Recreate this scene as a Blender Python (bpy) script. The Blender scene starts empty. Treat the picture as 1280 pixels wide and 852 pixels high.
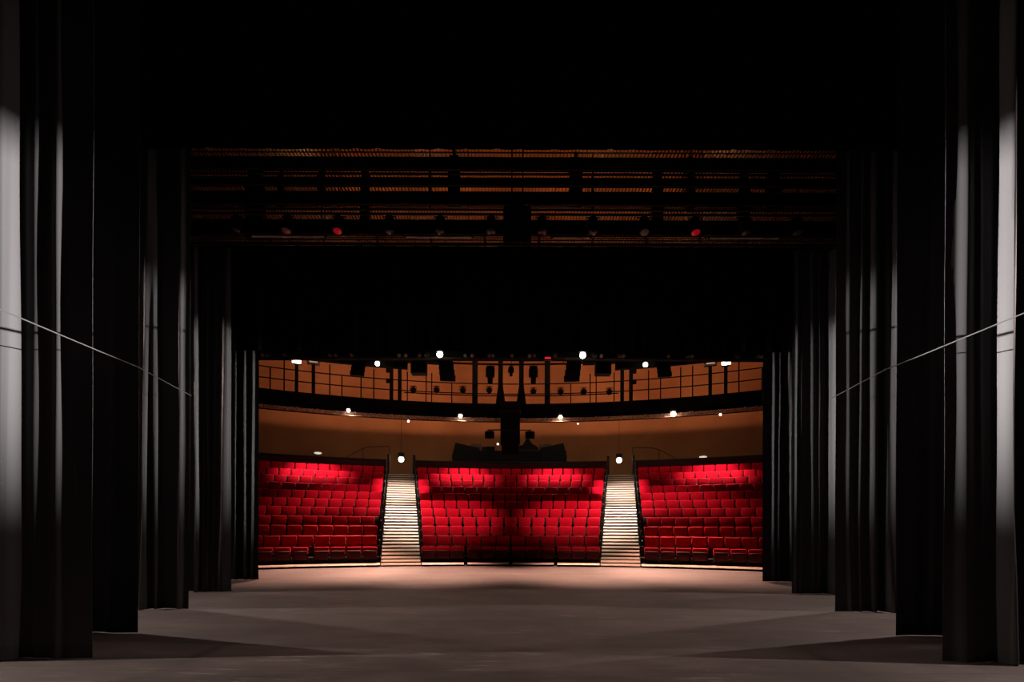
import bpy, bmesh, math, random
from mathutils import Vector, Matrix, Euler

random.seed(7)
PI = math.pi
SC = bpy.context.scene
COL = SC.collection
F, CX, HY, CH = 620.0, 638.5, 661.0, 1.38       # focal length in px, principal point, eye height

# ------------------------------------------------------------------ helpers
def mat(name, col, rough=0.6, spec=0.5, metal=0.0, emit=None, strength=0.0, sheen=0.0):
    m = bpy.data.materials.new(name); m.use_nodes = True
    b = m.node_tree.nodes['Principled BSDF']
    b.inputs['Base Color'].default_value = (*col, 1)
    b.inputs['Roughness'].default_value = rough
    b.inputs['Specular IOR Level'].default_value = spec
    b.inputs['Metallic'].default_value = metal
    if sheen:
        b.inputs['Sheen Weight'].default_value = sheen; b.inputs['Sheen Roughness'].default_value = 0.35; b.inputs['Sheen Tint'].default_value = (1,0.45,0.5,1)
    if emit:
        b.inputs['Emission Color'].default_value = (*emit, 1)
        b.inputs['Emission Strength'].default_value = strength
    return m

def noisy(m, scale, lo, hi, stretch=(1, 1, 1), detail=4, bump=0.0):
    """vary the base colour between two colours with object-space noise"""
    nt = m.node_tree; N = nt.nodes; L = nt.links
    b = N['Principled BSDF']
    tc = N.new('ShaderNodeTexCoord'); mp = N.new('ShaderNodeMapping')
    mp.inputs['Scale'].default_value = stretch
    no = N.new('ShaderNodeTexNoise'); no.inputs['Scale'].default_value = scale; no.inputs['Detail'].default_value = detail
    cr = N.new('ShaderNodeValToRGB')
    cr.color_ramp.elements[0].position = 0.3; cr.color_ramp.elements[0].color = (*lo, 1)
    cr.color_ramp.elements[1].position = 0.72; cr.color_ramp.elements[1].color = (*hi, 1)
    L.new(tc.outputs['Object'], mp.inputs['Vector']); L.new(mp.outputs[0], no.inputs['Vector'])
    L.new(no.outputs['Fac'], cr.inputs[0]); L.new(cr.outputs[0], b.inputs['Base Color'])
    if bump:
        bp = N.new('ShaderNodeBump'); bp.inputs['Strength'].default_value = bump; bp.inputs['Distance'].default_value = 0.01
        L.new(no.outputs['Fac'], bp.inputs['Height']); L.new(bp.outputs[0], b.inputs['Normal'])
    return m

class MB:
    """collects shapes, then links them as one mesh object"""
    def __init__(s): s.v = []; s.f = []; s.fm = []; s.mi = 0; s.M = Matrix()
    def add(s, vs, fs):
        n = len(s.v)
        s.v += [tuple(s.M @ Vector(p)) for p in vs]
        for f in fs: s.f.append(tuple(n + i for i in f)); s.fm.append(s.mi)
    def box(s, x0, x1, y0, y1, z0, z1):
        s.add([(x0,y0,z0),(x1,y0,z0),(x1,y1,z0),(x0,y1,z0),(x0,y0,z1),(x1,y0,z1),(x1,y1,z1),(x0,y1,z1)],
              [(0,3,2,1),(4,5,6,7),(0,1,5,4),(1,2,6,5),(2,3,7,6),(3,0,4,7)])
    def bbox(s, x0, x1, y0, y1, z0, z1, r=0.01, seg=2):
        bm = bmesh.new(); bmesh.ops.create_cube(bm, size=1)
        bmesh.ops.scale(bm, vec=(x1-x0, y1-y0, z1-z0), verts=bm.verts)
        bmesh.ops.translate(bm, vec=((x0+x1)/2, (y0+y1)/2, (z0+z1)/2), verts=bm.verts)
        bmesh.ops.bevel(bm, geom=bm.edges[:], offset=r, segments=seg, affect='EDGES', profile=0.5)
        bm.verts.ensure_lookup_table()
        s.add([v.co[:] for v in bm.verts], [[v.index for v in f.verts] for f in bm.faces]); bm.free()
    def tube(s, pts, r, n=8, cap=True):
        pts = [Vector(p) for p in pts]; vs = []; fs = []
        rs = r if isinstance(r, (list, tuple)) else [r]*len(pts)
        up = None
        for i, p in enumerate(pts):
            d = (pts[min(i+1, len(pts)-1)] - pts[max(i-1, 0)]).normalized()
            if up is None:
                up = Vector((0,0,1)) if abs(d.z) < 0.9 else Vector((1,0,0))
            a = d.cross(up).normalized(); b = a.cross(d).normalized(); up = b
            for k in range(n):
                t = 2*PI*k/n
                vs.append(p + (a*math.cos(t) + b*math.sin(t))*rs[i])
        for i in range(len(pts)-1):
            for k in range(n):
                fs.append((i*n+k, i*n+(k+1)%n, (i+1)*n+(k+1)%n, (i+1)*n+k))
        if cap:
            fs.append(tuple(range(n))); fs.append(tuple((len(pts)-1)*n + k for k in reversed(range(n))))
        s.add(vs, fs)
    def lathe(s, prof, n=16, axis='Z', at=(0,0,0)):
        vs = []; fs = []
        for r, h in prof:
            for k in range(n):
                t = 2*PI*k/n; c, q = r*math.cos(t), r*math.sin(t)
                p = (c, q, h) if axis == 'Z' else ((c, h, q) if axis == 'Y' else (h, c, q))
                vs.append((p[0]+at[0], p[1]+at[1], p[2]+at[2]))
        for i in range(len(prof)-1):
            for k in range(n):
                fs.append((i*n+k, i*n+(k+1)%n, (i+1)*n+(k+1)%n, (i+1)*n+k))
        fs.append(tuple(range(n))); fs.append(tuple((len(prof)-1)*n+k for k in reversed(range(n))))
        s.add(vs, fs)
    def ball(s, c, r, n=12):
        s.lathe([(max(r*math.sin(PI*i/8), 1e-4), -r*math.cos(PI*i/8)) for i in range(9)], n, 'Z', c)
    def arc_solid(s, R0, R1, a0, a1, z0, z1, n):
        """annular solid about the vertical through the origin, angles in radians from +Y"""
        vs = []; fs = []
        for i in range(n+1):
            a = a0 + (a1-a0)*i/n
            for R, z in ((R0,z0),(R1,z0),(R1,z1),(R0,z1)):
                vs.append((R*math.sin(a), R*math.cos(a), z))
        for i in range(n):
            for k in range(4):
                fs.append((i*4+k, (i+1)*4+k, (i+1)*4+(k+1)%4, i*4+(k+1)%4))
        fs.append((0,1,2,3)); fs.append(tuple(n*4+k for k in (3,2,1,0)))
        s.add(vs, fs)
    def mesh(s, name, mats, smooth=False):
        me = bpy.data.meshes.new(name); me.from_pydata(s.v, [], s.f)
        for m in (mats if isinstance(mats, (list, tuple)) else [mats]): me.materials.append(m)
        me.polygons.foreach_set('material_index', s.fm)
        bm = bmesh.new(); bm.from_mesh(me); bmesh.ops.recalc_face_normals(bm, faces=bm.faces); bm.to_mesh(me); bm.free()
        if smooth:
            me.polygons.foreach_set('use_smooth', [True]*len(me.polygons))
            me.set_sharp_from_angle(angle=math.radians(40))
        return me
    def obj(s, name, mats, parent=None, smooth=False, loc=None):
        o = bpy.data.objects.new(name, s.mesh(name, mats, smooth)); COL.objects.link(o)
        if parent: o.parent = parent
        if loc: o.location = loc
        return o

def tag(o, label, cat, group=None, kind=None):
    o['label'] = label; o['category'] = cat
    if group: o['group'] = group
    if kind: o['kind'] = kind
    return o
def thing(name, label, cat, loc=(0,0,0), rz=0.0, group=None):
    o = bpy.data.objects.new(name, None); COL.objects.link(o)
    o.empty_display_size = 0.1
    o.location = loc; o.rotation_euler = (0,0,rz)
    return tag(o, label, cat, group)
def struct(mb, name, m, label=None, smooth=False):
    o = mb.obj(name, m, smooth=smooth); o['kind'] = 'structure'
    if label: o['label'] = label
    return o
def dup(root, loc, rz, label, group=None, name=None):
    r = root.copy(); COL.objects.link(r); r.location = loc; r.rotation_euler = (0,0,rz)
    r['label'] = label
    if group: r['group'] = group
    for ch in root.children:
        c = ch.copy(); COL.objects.link(c); c.parent = r
        for g in ch.children:
            d = g.copy(); COL.objects.link(d); d.parent = c
    return r
def at(px, py, d):
    """a point of the place seen at (px, py) at depth d"""
    return Vector(((px-CX)*d/F, d, CH + (HY-py)*d/F))
def polar(R, a, z): return Vector((R*math.sin(a), R*math.cos(a), z))
def onR(px, py, R):
    """the point on the cylinder of radius R about the eye's vertical that is seen at (px, py)"""
    a = math.atan((px-CX)/F); return at(px, py, R*math.cos(a)), a
ORD = ['zeroth','first','second','third','fourth','fifth','sixth','seventh','eighth','ninth','tenth','eleventh','twelfth','thirteenth',
       'fourteenth','fifteenth','sixteenth','seventeenth','eighteenth','nineteenth','twentieth','twenty-first','twenty-second','twenty-third','twenty-fourth']

def spot(name, loc, target, power, angle, blend=0.5, col=(1,0.82,0.62), r=0.05):
    l = bpy.data.lights.new(name, 'SPOT'); l.energy = power; l.spot_size = math.radians(angle); l.spot_blend = blend
    l.color = col; l.shadow_soft_size = r
    o = bpy.data.objects.new(name, l); COL.objects.link(o); o.location = loc
    o.rotation_euler = (Vector(target) - Vector(loc)).to_track_quat('-Z', 'Y').to_euler()
    return o
def point(name, loc, power, col=(1,0.82,0.62), r=0.05):
    l = bpy.data.lights.new(name, 'POINT'); l.energy = power; l.color = col; l.shadow_soft_size = r
    o = bpy.data.objects.new(name, l); COL.objects.link(o); o.location = loc
    return o

# ------------------------------------------------------------------ materials
M_black = mat('black_paint', (0.006,0.006,0.007), 0.85, 0.15)
M_wall  = mat('black_wall_paint', (0.005,0.005,0.005), 0.95, 0.05)
M_steel = mat('dark_steel', (0.012,0.011,0.011), 0.5, 0.4)
M_iron  = mat('black_iron', (0.008,0.007,0.007), 0.6, 0.3)
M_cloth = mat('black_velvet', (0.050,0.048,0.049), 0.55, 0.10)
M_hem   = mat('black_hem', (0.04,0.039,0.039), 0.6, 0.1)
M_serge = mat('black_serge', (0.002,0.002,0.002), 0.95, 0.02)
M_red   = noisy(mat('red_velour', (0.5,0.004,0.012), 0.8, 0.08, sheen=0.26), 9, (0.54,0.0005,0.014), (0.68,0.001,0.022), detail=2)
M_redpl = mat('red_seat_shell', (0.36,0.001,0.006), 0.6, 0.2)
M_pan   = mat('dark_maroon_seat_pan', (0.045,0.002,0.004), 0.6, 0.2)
M_matt  = mat('matt_black_paint', (0.0014,0.0013,0.0013), 0.95, 0.03)
M_arm   = mat('dark_grey_armrest', (0.010,0.008,0.008), 0.5, 0.3)
M_tread = noisy(mat('cream_step', (0.62,0.5,0.42), 0.42, 0.5), 30, (0.58,0.45,0.37), (0.68,0.55,0.46))
M_riser = mat('riser_shadow_brown', (0.20,0.10,0.065), 0.6, 0.3)  # dark brown paints the shadow gap under each nosing
M_tier  = mat('black_tier_floor', (0.012,0.008,0.008), 0.8, 0.2)
M_terra = noisy(mat('terracotta_plaster', (0.42,0.17,0.07), 0.85, 0.2), 0.5, (0.36,0.14,0.055), (0.45,0.19,0.08), detail=6)
M_para  = mat('dark_red_parapet', (0.03,0.003,0.004), 0.8, 0.2)
M_cable = mat('dull_steel_cable', (0.03,0.03,0.03), 0.45, 0.4)
M_grey  = mat('grey_metal', (0.16,0.15,0.14), 0.4, 0.5)
M_brown = mat('brown_board', (0.06,0.03,0.02), 0.6, 0.3)
M_trim  = noisy(mat('rust_cable_strip', (0.2,0.08,0.045), 0.55, 0.4), 14, (0.05,0.018,0.012), (0.5,0.26,0.17))
M_bulbw = mat('warm_bulb', (1,1,1), 0.3, 0.5, emit=(1,0.9,0.75), strength=14)
M_bulbg = mat('cool_bulb', (1,1,1), 0.3, 0.5, emit=(0.93,1,0.86), strength=8)
M_dim   = mat('dim_bulb', (1,1,1), 0.3, 0.5, emit=(1,0.62,0.4), strength=2.0)
M_panel = mat('white_wall_lamp', (1,1,1), 0.3, 0.5, emit=(1,0.85,0.72), strength=0.75)
M_exit  = mat('red_sign_glow', (0.5,0.01,0.02), 0.4, 0.5, emit=(1,0.03,0.05), strength=0.6)
M_glass = mat('lens_glass', (0.03,0.025,0.025), 0.15, 0.5)
M_lensr = mat('red_filter_glass', (0.35,0.004,0.006), 0.2, 0.6, emit=(1,0.01,0.03), strength=0.15)
M_lensp = mat('pink_filter_glass', (0.07,0.015,0.015), 0.2, 0.6, emit=(1,0.2,0.2), strength=0.02)
M_tubew = mat('pale_tube', (0.5,0.5,0.5), 0.3, 0.5)

# stage floor: worn dark dance floor, scuffs and scratches running across it
M_floor = mat('worn_stage_floor', (0.06,0.05,0.048), 0.7, 0.9)
nt = M_floor.node_tree; N = nt.nodes; L = nt.links; B = N['Principled BSDF']
tc = N.new('ShaderNodeTexCoord')
def noise_on(scale, stretch, detail=6, rough=0.6):
    mp = N.new('ShaderNodeMapping'); mp.inputs['Scale'].default_value = stretch
    no = N.new('ShaderNodeTexNoise'); no.inputs['Scale'].default_value = scale; no.inputs['Detail'].default_value = detail
    no.inputs['Roughness'].default_value = rough
    L.new(tc.outputs['Object'], mp.inputs['Vector']); L.new(mp.outputs[0], no.inputs['Vector']); return no
def ramp(src, p0, p1, c0, c1):
    r = N.new('ShaderNodeValToRGB'); r.color_ramp.elements[0].position = p0; r.color_ramp.elements[1].position = p1
    r.color_ramp.elements[0].color = c0; r.color_ramp.elements[1].color = c1; L.new(src, r.inputs[0]); return r
n1 = noise_on(1.6, (0.35,1,1), 10, 0.68); r1 = ramp(n1.outputs['Fac'], 0.33, 0.68, (0.034,0.026,0.024,1), (0.098,0.078,0.073,1))
n2 = noise_on(6.0, (0.25,1.6,1), 10, 0.78); r2 = ramp(n2.outputs['Fac'], 0.52, 0.70, (0,0,0,1), (1,1,1,1))
n3 = noise_on(0.7, (1,1,1), 3); r3 = ramp(n3.outputs['Fac'], 0.42, 0.62, (0,0,0,1), (1,1,1,1))
mu = N.new('ShaderNodeMath'); mu.operation = 'MULTIPLY'; L.new(r2.outputs[0], mu.inputs[0]); L.new(r3.outputs[0], mu.inputs[1])
m2 = N.new('ShaderNodeMath'); m2.operation = 'MULTIPLY'; L.new(mu.outputs[0], m2.inputs[0]); m2.inputs[1].default_value = 1.0
mx = N.new('ShaderNodeMix'); mx.data_type = 'RGBA'
L.new(m2.outputs[0], mx.inputs['Factor']); L.new(r1.outputs[0], mx.inputs['A']); mx.inputs['B'].default_value = (0.27,0.235,0.225,1)
# joints between the floor rolls
sep = N.new('ShaderNodeSeparateXYZ'); L.new(tc.outputs['Object'], sep.inputs[0])
md = N.new('ShaderNodeMath'); md.operation = 'PINGPONG'; L.new(sep.outputs['Y'], md.inputs[0]); md.inputs[1].default_value = 0.8
lt = N.new('ShaderNodeMath'); lt.operation = 'LESS_THAN'; L.new(md.outputs[0], lt.inputs[0]); lt.inputs[1].default_value = 0.006
mj = N.new('ShaderNodeMix'); mj.data_type = 'RGBA'; L.new(lt.outputs[0], mj.inputs['Factor']); L.new(mx.outputs['Result'], mj.inputs['A'])
mj.inputs['B'].default_value = (0.018,0.015,0.015,1)
L.new(mj.outputs['Result'], B.inputs['Base Color'])
rr = ramp(n2.outputs['Fac'], 0.3, 0.8, (0.64,)*3+(1,), (0.80,)*3+(1,)); L.new(rr.outputs[0], B.inputs['Roughness'])
bp = N.new('ShaderNodeBump'); bp.inputs['Strength'].default_value = 0.25; bp.inputs['Distance'].default_value = 0.004
L.new(n2.outputs['Fac'], bp.inputs['Height']); L.new(bp.outputs[0], B.inputs['Normal'])

# ------------------------------------------------------------------ the setting
b = MB(); b.box(-16.3,16.3,-4,34,-0.3,0); struct(b, 'floor', M_floor, 'worn dark stage floor')
b = MB(); b.box(-16.3,-16,-4,28.4,0,14.2); struct(b, 'wall_left', M_wall)
b = MB(); b.box(16,16.3,-4,28.4,0,14.2); struct(b, 'wall_right', M_wall)
b = MB(); b.box(-16,16,-4,-3.7,0,14.2); struct(b, 'wall_front', M_wall)
b = MB(); b.box(-16.3,16.3,-4,12.4,14.0,14.3); struct(b, 'ceiling', M_wall)
b = MB(); b.box(-16.3,16.3,12.4,33,14.0,14.3); struct(b, 'ceiling_auditorium', M_terra, 'terracotta auditorium ceiling above the gridiron')
b = MB(); b.arc_solid(32,32.3,-math.radians(30),math.radians(30),0,14.0,60); struct(b, 'wall_back', M_terra, smooth=True)

# ------------------------------------------------------------------ seating tiers, stairs
RAD = math.radians
TZ = [0.0, 0.0, 0.32, 0.71, 1.10, 1.50, 1.91, 2.32, 2.73, 3.14, 3.55, 3.98, 4.42]   # floor height of row k
def TR(k): return 18.6 if k == 1 else 19.2 + 0.9*(k-2)                                 # front radius of row k
A_IN, A_OUT = 10.45, 14.55                                                           # the aisles, in degrees
AMAX = 29.5
for k in range(2, 13):
    b = MB()
    R1 = 31.98 if k == 12 else TR(k+1)+0.02
    for a0, a1, n in ((-AMAX,-A_OUT,16),(-A_IN,A_IN,22),(A_OUT,AMAX,16)) if k < 12 else ((-AMAX,AMAX,50),):
        b.arc_solid(TR(k), R1, RAD(a0), RAD(a1), 0.0 if k < 3 else TZ[k-1]-0.25, TZ[k], n)
    o = struct(b, 'floor_tier', M_tier, f'black platform under the {ORD[k]} row of red seats' if k < 12 else 'black rear gangway floor behind the seats')

def nosed(R, a0, a1, dz, z, depth, n):
    """curved board with a nosing that slopes back to the tread"""
    s = MB(); vs = []; fs = []
    for i in range(n+1):
        an = a0+(a1-a0)*i/n
        for rr_, zz in ((R-0.035,z-dz),(R-0.035,z-dz+0.011),(R+0.012,z),(R+depth,z),(R+depth,z-dz)): vs.append(polar(rr_,an,zz))
    for i in range(n):
        for c in range(5): fs.append((i*5+c,(i+1)*5+c,(i+1)*5+(c+1)%5,i*5+(c+1)%5))
    fs += [(0,1,2,3,4), tuple(n*5+c for c in (4,3,2,1,0))]
    s.add(vs, fs); return s
def stair(sgn, label):
    root = thing('aisle_stairs', label, 'stairs', (0,0,0))
    ac = RAD(12.47)*sgn
    j = 0
    zs = [0.11, 0.215, 0.32]
    for k in range(3, 13):
        d = (TZ[k]-TZ[k-1])/3
        zs += [TZ[k-1]+d, TZ[k-1]+2*d, TZ[k]]
    for j, z in enumerate(zs):
        R = 18.6 + 0.3*j
        hw = RAD(2.03 - 0.65*j/len(zs)) * 1.0
        w = 0.715*(1-0.0*j)
        hw = (0.71 - 0.0006*j)/R
        wide = (j % 3 == 2)
        e = 0.018/R if wide else 0.0
        t = nosed(R, ac-hw-e, ac+hw+e, 0.066, z, 0.31, 4).obj('step', M_tread, root)
        s = MB(); s.arc_solid(R+0.05, R+0.30, ac-hw, ac+hw, max(0.0, z-0.40), z-0.062, 4); s.obj('riser', M_riser, t)
    for q in (-1, 1):
        s = MB()
        a = ac + q*(0.735/22)
        pts = []
        for j, z in enumerate(zs):
            R = 18.6+0.3*j
            pts.append((R, z))
        # sloping black string board on either side of the flight
        vs = []; fs = []
        for i, (R, z) in enumerate(pts):
            aa = ac + q*(0.713/R); ab = ac + q*(0.733/R)
            for an, zz in ((aa, max(0,z-0.4)), (ab, max(0,z-0.4)), (ab, z-0.03), (aa, z-0.03)):
                vs.append(polar(R, an, zz))
        for i in range(len(pts)-1):
            for c in range(4): fs.append((i*4+c,(i+1)*4+c,(i+1)*4+(c+1)%4,i*4+(c+1)%4))
        fs.append((0,1,2,3)); n_ = (len(pts)-1)*4; fs.append((n_+3,n_+2,n_+1,n_))
        s.add(vs, fs); s.obj('string_board', M_black, root)
    return root
stair(-1, 'pale lit aisle stairs between the left and centre seat blocks')
stair(1, 'pale lit aisle stairs between the centre and right seat blocks')

# ------------------------------------------------------------------ seats
def cushion(w, h, t, bul, r=0.04):
    """upholstered pad: width w, height h, thickness t, front (−y) face bulging by bul"""
    bm = bmesh.new(); bmesh.ops.create_cube(bm, size=1)
    bmesh.ops.scale(bm, vec=(w, t, h), verts=bm.verts)
    bmesh.ops.bevel(bm, geom=bm.edges[:], offset=r, segments=3, affect='EDGES', profile=0.5)
    vs = []
    bm.verts.ensure_lookup_table()
    for v in bm.verts:
        x, y, z = v.co
        if y < 0: y -= bul*(1-(2*x/w)**2)*(1-(2*z/h)**2)
        z2 = z + (0.018*(1-(2*x/w)**2) if z > 0 else 0)          # crown of the top edge
        vs.append((x, y, z2))
    fs = [[v.index for v in f.verts] for f in bm.faces]; bm.free()
    return vs, fs
def seat_parts():
    out = []
    b = MB(); b.M = Matrix.Translation((0,0.325,0.535)) @ Matrix.Rotation(RAD(-8),4,'X')
    b.add(*cushion(0.525,0.50,0.09,0.02,0.042)); out.append(('backrest', b, M_red))
    b = MB(); b.M = Matrix.Translation((0,0.335,0.555)) @ Matrix.Rotation(RAD(-9),4,'X')
    b.bbox(-0.225,0.225,0.045,0.062,-0.24,0.18,0.006); out.append(('back_shell', b, M_redpl))
    b = MB(); b.M = Matrix.Translation((0,0.205,0.275)) @ Matrix.Rotation(RAD(-8),4,'X')
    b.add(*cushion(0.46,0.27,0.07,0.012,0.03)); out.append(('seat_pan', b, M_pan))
    for s in (-1,1):
        b = MB(); b.bbox(s*0.251-0.015, s*0.251+0.015, 0.14, 0.31, 0.465, 0.49, 0.01)
        b.bbox(s*0.251-0.012, s*0.251+0.012, 0.20, 0.30, 0.0, 0.47, 0.006)
        out.append(('armrest', b, M_arm))
    b = MB(); b.bbox(-0.25,0.25,0.20,0.245,0.20,0.245,0.008)
    out.append(('support_beam', b, M_iron))
    return out
root0 = thing('theatre_seat', 'x', 'seat')
seat_defs = seat_parts()
for nm, bb, mm in seat_defs: bb.obj(nm, mm, root0, smooth=True)
first = [True]

spots = []      # block, row, index, angle, R, z, zscale
PITCH = 0.555
for k in range(1, 12):
    R = TR(k) + 0.25; z = TZ[k]
    if k == 1:
        z = 0.11
        for g in range(4):                                      # four plinths of three seats
            ca = (g-1.5)*RAD(5.18)
            for q in (-1,0,1): spots.append(('centre', 1, g*3+q+2, ca + q*0.538/R, R, z))
        for sg, blk in ((-1,'left'),(1,'right')):
            n = 0
            for g in range(2):
                a0 = RAD(15.0) + g*RAD(7.15)
                for q in range(4):
                    n += 1; spots.append((blk, 1, n, sg*(a0 + (q+0.5)*0.555/R), R, z))
        continue
    wid = 2*(RAD(10.25 + 0.065*(k-1)))*R - 0.12
    n = int(wid/PITCH); p = wid/n
    for i in range(n): spots.append(('centre', k, i+1, (i-(n-1)/2)*p/R, R, z))
    a0 = RAD(12.47) + 0.885/R
    if k == 4: a0 += 0.16/R
    n = int((RAD(28.9)-a0)*R/PITCH + 0.4)
    for sg, blk in ((-1,'left'),(1,'right')):
        for i in range(n): spots.append((blk, k, i+1, sg*(a0 + (i+0.5)*PITCH/R), R, z))
vis = [s for s in spots if abs(s[3]) < RAD(27.1)]
vis.sort(key=lambda s: (s[1], abs(s[3])))
single = vis[:300]; single.sort(key=lambda s: -s[1]); single = [s for s in single if s[1] == 2][:1] + [s for s in single if s is not [q for q in single if q[1] == 2][0]]; rest = [s for s in spots if s not in single]
rowname = lambda k: 'front row' if k == 1 else f'{ORD[k]} row up'
for blk, k, i, a, R, z in single:
    side = {'left': 'left stairs', 'right': 'right stairs', 'centre': 'left stairs'}[blk]
    place = f'{ORD[i]} from {side}' if i > 1 else f'next to {side}'
    lab = f'red tip-up seat, {blk} block, {rowname(k)}, {place}'
    p = polar(R, a, z)
    if first[0] and k == 2:
        o = root0; o.location = p; o.rotation_euler = (0,0,-a); o['label'] = lab; o['group'] = 'red theatre seats'; first[0] = False
    else:
        o = dup(root0, p, -a, lab, 'red theatre seats')
    o.scale = (1,1,0.76 if k == 1 else 1)
    if k == 1:                                              # front row: dark pans enlarged to imitate the shade on the seat fronts
        for c in o.children:
            if c.name.startswith('seat_pan'): c.scale = (1,1,1.55); c.location = (0,0,-0.03)
b = MB()
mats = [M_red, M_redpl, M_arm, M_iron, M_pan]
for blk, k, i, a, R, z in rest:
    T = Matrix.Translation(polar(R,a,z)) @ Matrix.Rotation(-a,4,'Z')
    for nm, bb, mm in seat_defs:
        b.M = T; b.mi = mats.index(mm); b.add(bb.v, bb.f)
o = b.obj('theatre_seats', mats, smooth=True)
tag(o, 'remaining red tip-up seats filling the topmost rows at the back', 'seats', 'red theatre seats', 'stuff')

# plinths under the front row: black kick board, pale lit edge
def plinth(a0, a1, label):
    r = thing('seat_plinth', label, 'plinth', (0,0,0), 0, 'front row seat plinths')
    b = MB(); b.arc_solid(18.52, 19.18, a0, a1, 0, 0.065, 8); b.obj('kick_board', M_black, r)
    nosed(18.50, a0, a1, 0.05, 0.11, 0.68, 8).obj('top_board', M_tread, r)
for g in range(4):
    ca = (g-1.5)*RAD(5.18)
    plinth(ca-0.0418, ca+0.0418, ['low pale-edged plinth under the centre seats next to the left stairs','low pale-edged plinth under centre seats just left of the middle gap',
        'low pale-edged plinth under centre seats just right of the middle gap','low pale-edged plinth under the centre seats next to the right stairs'][g])
for sg, blk in ((-1,'left'),(1,'right')):
    for g in range(2):
        a0 = RAD(15.0)+g*RAD(7.15); a = (a0-0.004, a0+4*0.555/18.85+0.003)
        plinth(*(sorted((sg*a[0], sg*a[1]))), f'low pale-edged plinth in the {blk} block, ' + ('next to the stairs' if g == 0 else 'beside the black curtain'))

# end panels between the seat rows and the stairs
pp = thing('aisle_end_panel', 'x', 'panel'); pf = [True]
b = MB(); b.bbox(-0.022,0.022,0.0,0.42,0.0,0.62,0.015); b.bbox(-0.026,0.026,0.05,0.30,0.0,0.30,0.01); b.obj('panel', M_iron, pp, smooth=True)
b = MB(); b.bbox(-0.028,0.028,-0.03,0.36,0.60,0.64,0.012); b.obj('arm_cap', M_grey, pp, smooth=True)  # paler cap paints the light caught on the black panel's tip
for k in range(2, 12):
    R = TR(k)+0.2
    ai = (RAD(12.47) - 0.735/R + RAD(10.25 + 0.065*(k-1)) - 0.06/R)/2; ao = RAD(12.47) + 0.80/R
    for a, nm in ((-ao,'left block'),(-ai,'centre block beside the left stairs'),(ai,'centre block beside the right stairs'),(ao,'right block')):
        lab = f'black end panel of the {ORD[k]} row, {nm}'
        if pf[0]:
            pp.location = polar(R,a,TZ[k]); pp.rotation_euler = (0,0,-a); pp['label'] = lab; pp['group'] = 'seat row end panels'; pf[0] = False
        else: dup(pp, polar(R,a,TZ[k]), -a, lab, 'seat row end panels')

# parapet behind the last row, open at the two stairs
for a0, a1, nm in ((-29.5,-14.1,'left'),(-10.9,10.9,'centre'),(14.1,29.5,'right')):
    r = thing('rear_parapet', f'dark parapet behind the last row of the {nm} seat block', 'parapet')
    b = MB(); b.arc_solid(28.62,28.72,RAD(a0),RAD(a1),4.42,5.20,24); b.obj('panel', M_para, r)
    b = MB(); b.arc_solid(28.58,28.76,RAD(a0),RAD(a1),5.20,5.26,24); b.obj('capping', M_iron, r)
# black gate posts at the head of the stairs
for sg, nm in ((-1,'left'),(1,'right')):
    for q, side in ((-1,'left'),(1,'right')):
        b = MB(); a = RAD(12.47)*sg + q*RAD(1.40); p = polar(28.66, a, 4.42)
        b.bbox(p.x-0.07,p.x+0.07,p.y-0.07,p.y+0.07,4.42,5.55,0.015)
        tag(b.obj('gate_post', M_iron), f'black post on the {side} at the top of the {nm} stairs', 'post', 'posts at the stair heads')

# ------------------------------------------------------------------ lamps of the house
def bulb_lamp(name, label, cat, p, r, m, group, hang=None, cone=True):
    root = thing(name, label, cat, p, 0, group)
    b = MB(); b.ball((0,0,0), r, 14); b.obj('bulb', m, root, smooth=True)
    b = MB(); b.lathe([(r*0.5,r*0.8),(r*1.25,r*0.95),(r*1.0,r*2.4),(0.02,r*2.6)], 16); b.obj('housing', M_iron, root, smooth=True)
    if hang:
        b = MB(); b.tube([(0,0,r*2.5),(0,0,hang)], 0.012, 6); b.obj('hanger', M_iron, root)
    return root

# ------------------------------------------------------------------ technical gallery
GR = 26.5
root = thing('technical_gallery', 'curved black technical gallery across the back of the auditorium', 'gallery')
b = MB(); b.arc_solid(GR,GR+3.7,RAD(-29.8),RAD(29.8),7.86,8.03,60); b.obj('deck', M_matt, root, smooth=True)
b = MB(); b.arc_solid(GR-0.05,GR,RAD(-29.8),RAD(29.8),7.42,8.06,60); b.obj('fascia', M_matt, root, smooth=True)
b = MB()                                               # knobbly cable strip along the underside
b.arc_solid(GR-0.02,GR+0.06,RAD(-29.8),RAD(29.8),7.13,7.30,90)
for i in range(230):
    a = RAD(-29.6 + 59.2*i/229 + random.uniform(-0.05,0.05)); p = polar(GR-0.03,a,7.22+random.uniform(-0.05,0.07)); rr_ = random.uniform(0.025,0.06)
    b.bbox(p.x-rr_,p.x+rr_,p.y-0.03,p.y+0.03,p.z-rr_*0.8,p.z+rr_*0.8,0.012,1)
b.obj('cable_tray', M_trim, root)
b = MB()
for i in range(61):
    a = RAD(-29.6+59.2*i/60); p = polar(GR+0.02,a,7.28); q = polar(GR+0.02,a+RAD(0.5 if i%2 else -0.5),7.62); b.tube([p,q],0.02,5)
b.obj('tray_hanger', M_matt, root)
for z, nm in ((9.13,'handrail'),(8.60,'mid_rail')):
    b = MB(); b.tube([polar(GR+0.03, RAD(-29.6+59.2*i/60), z) for i in range(61)], 0.028, 6); b.obj(nm, M_matt, root, smooth=True)
b = MB(); b.tube([polar(GR+0.02, RAD(-12.2+24.4*i/30), 8.50) for i in range(31)], 0.03, 6); b.obj('lamp_rail', M_matt, root, smooth=True)
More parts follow.
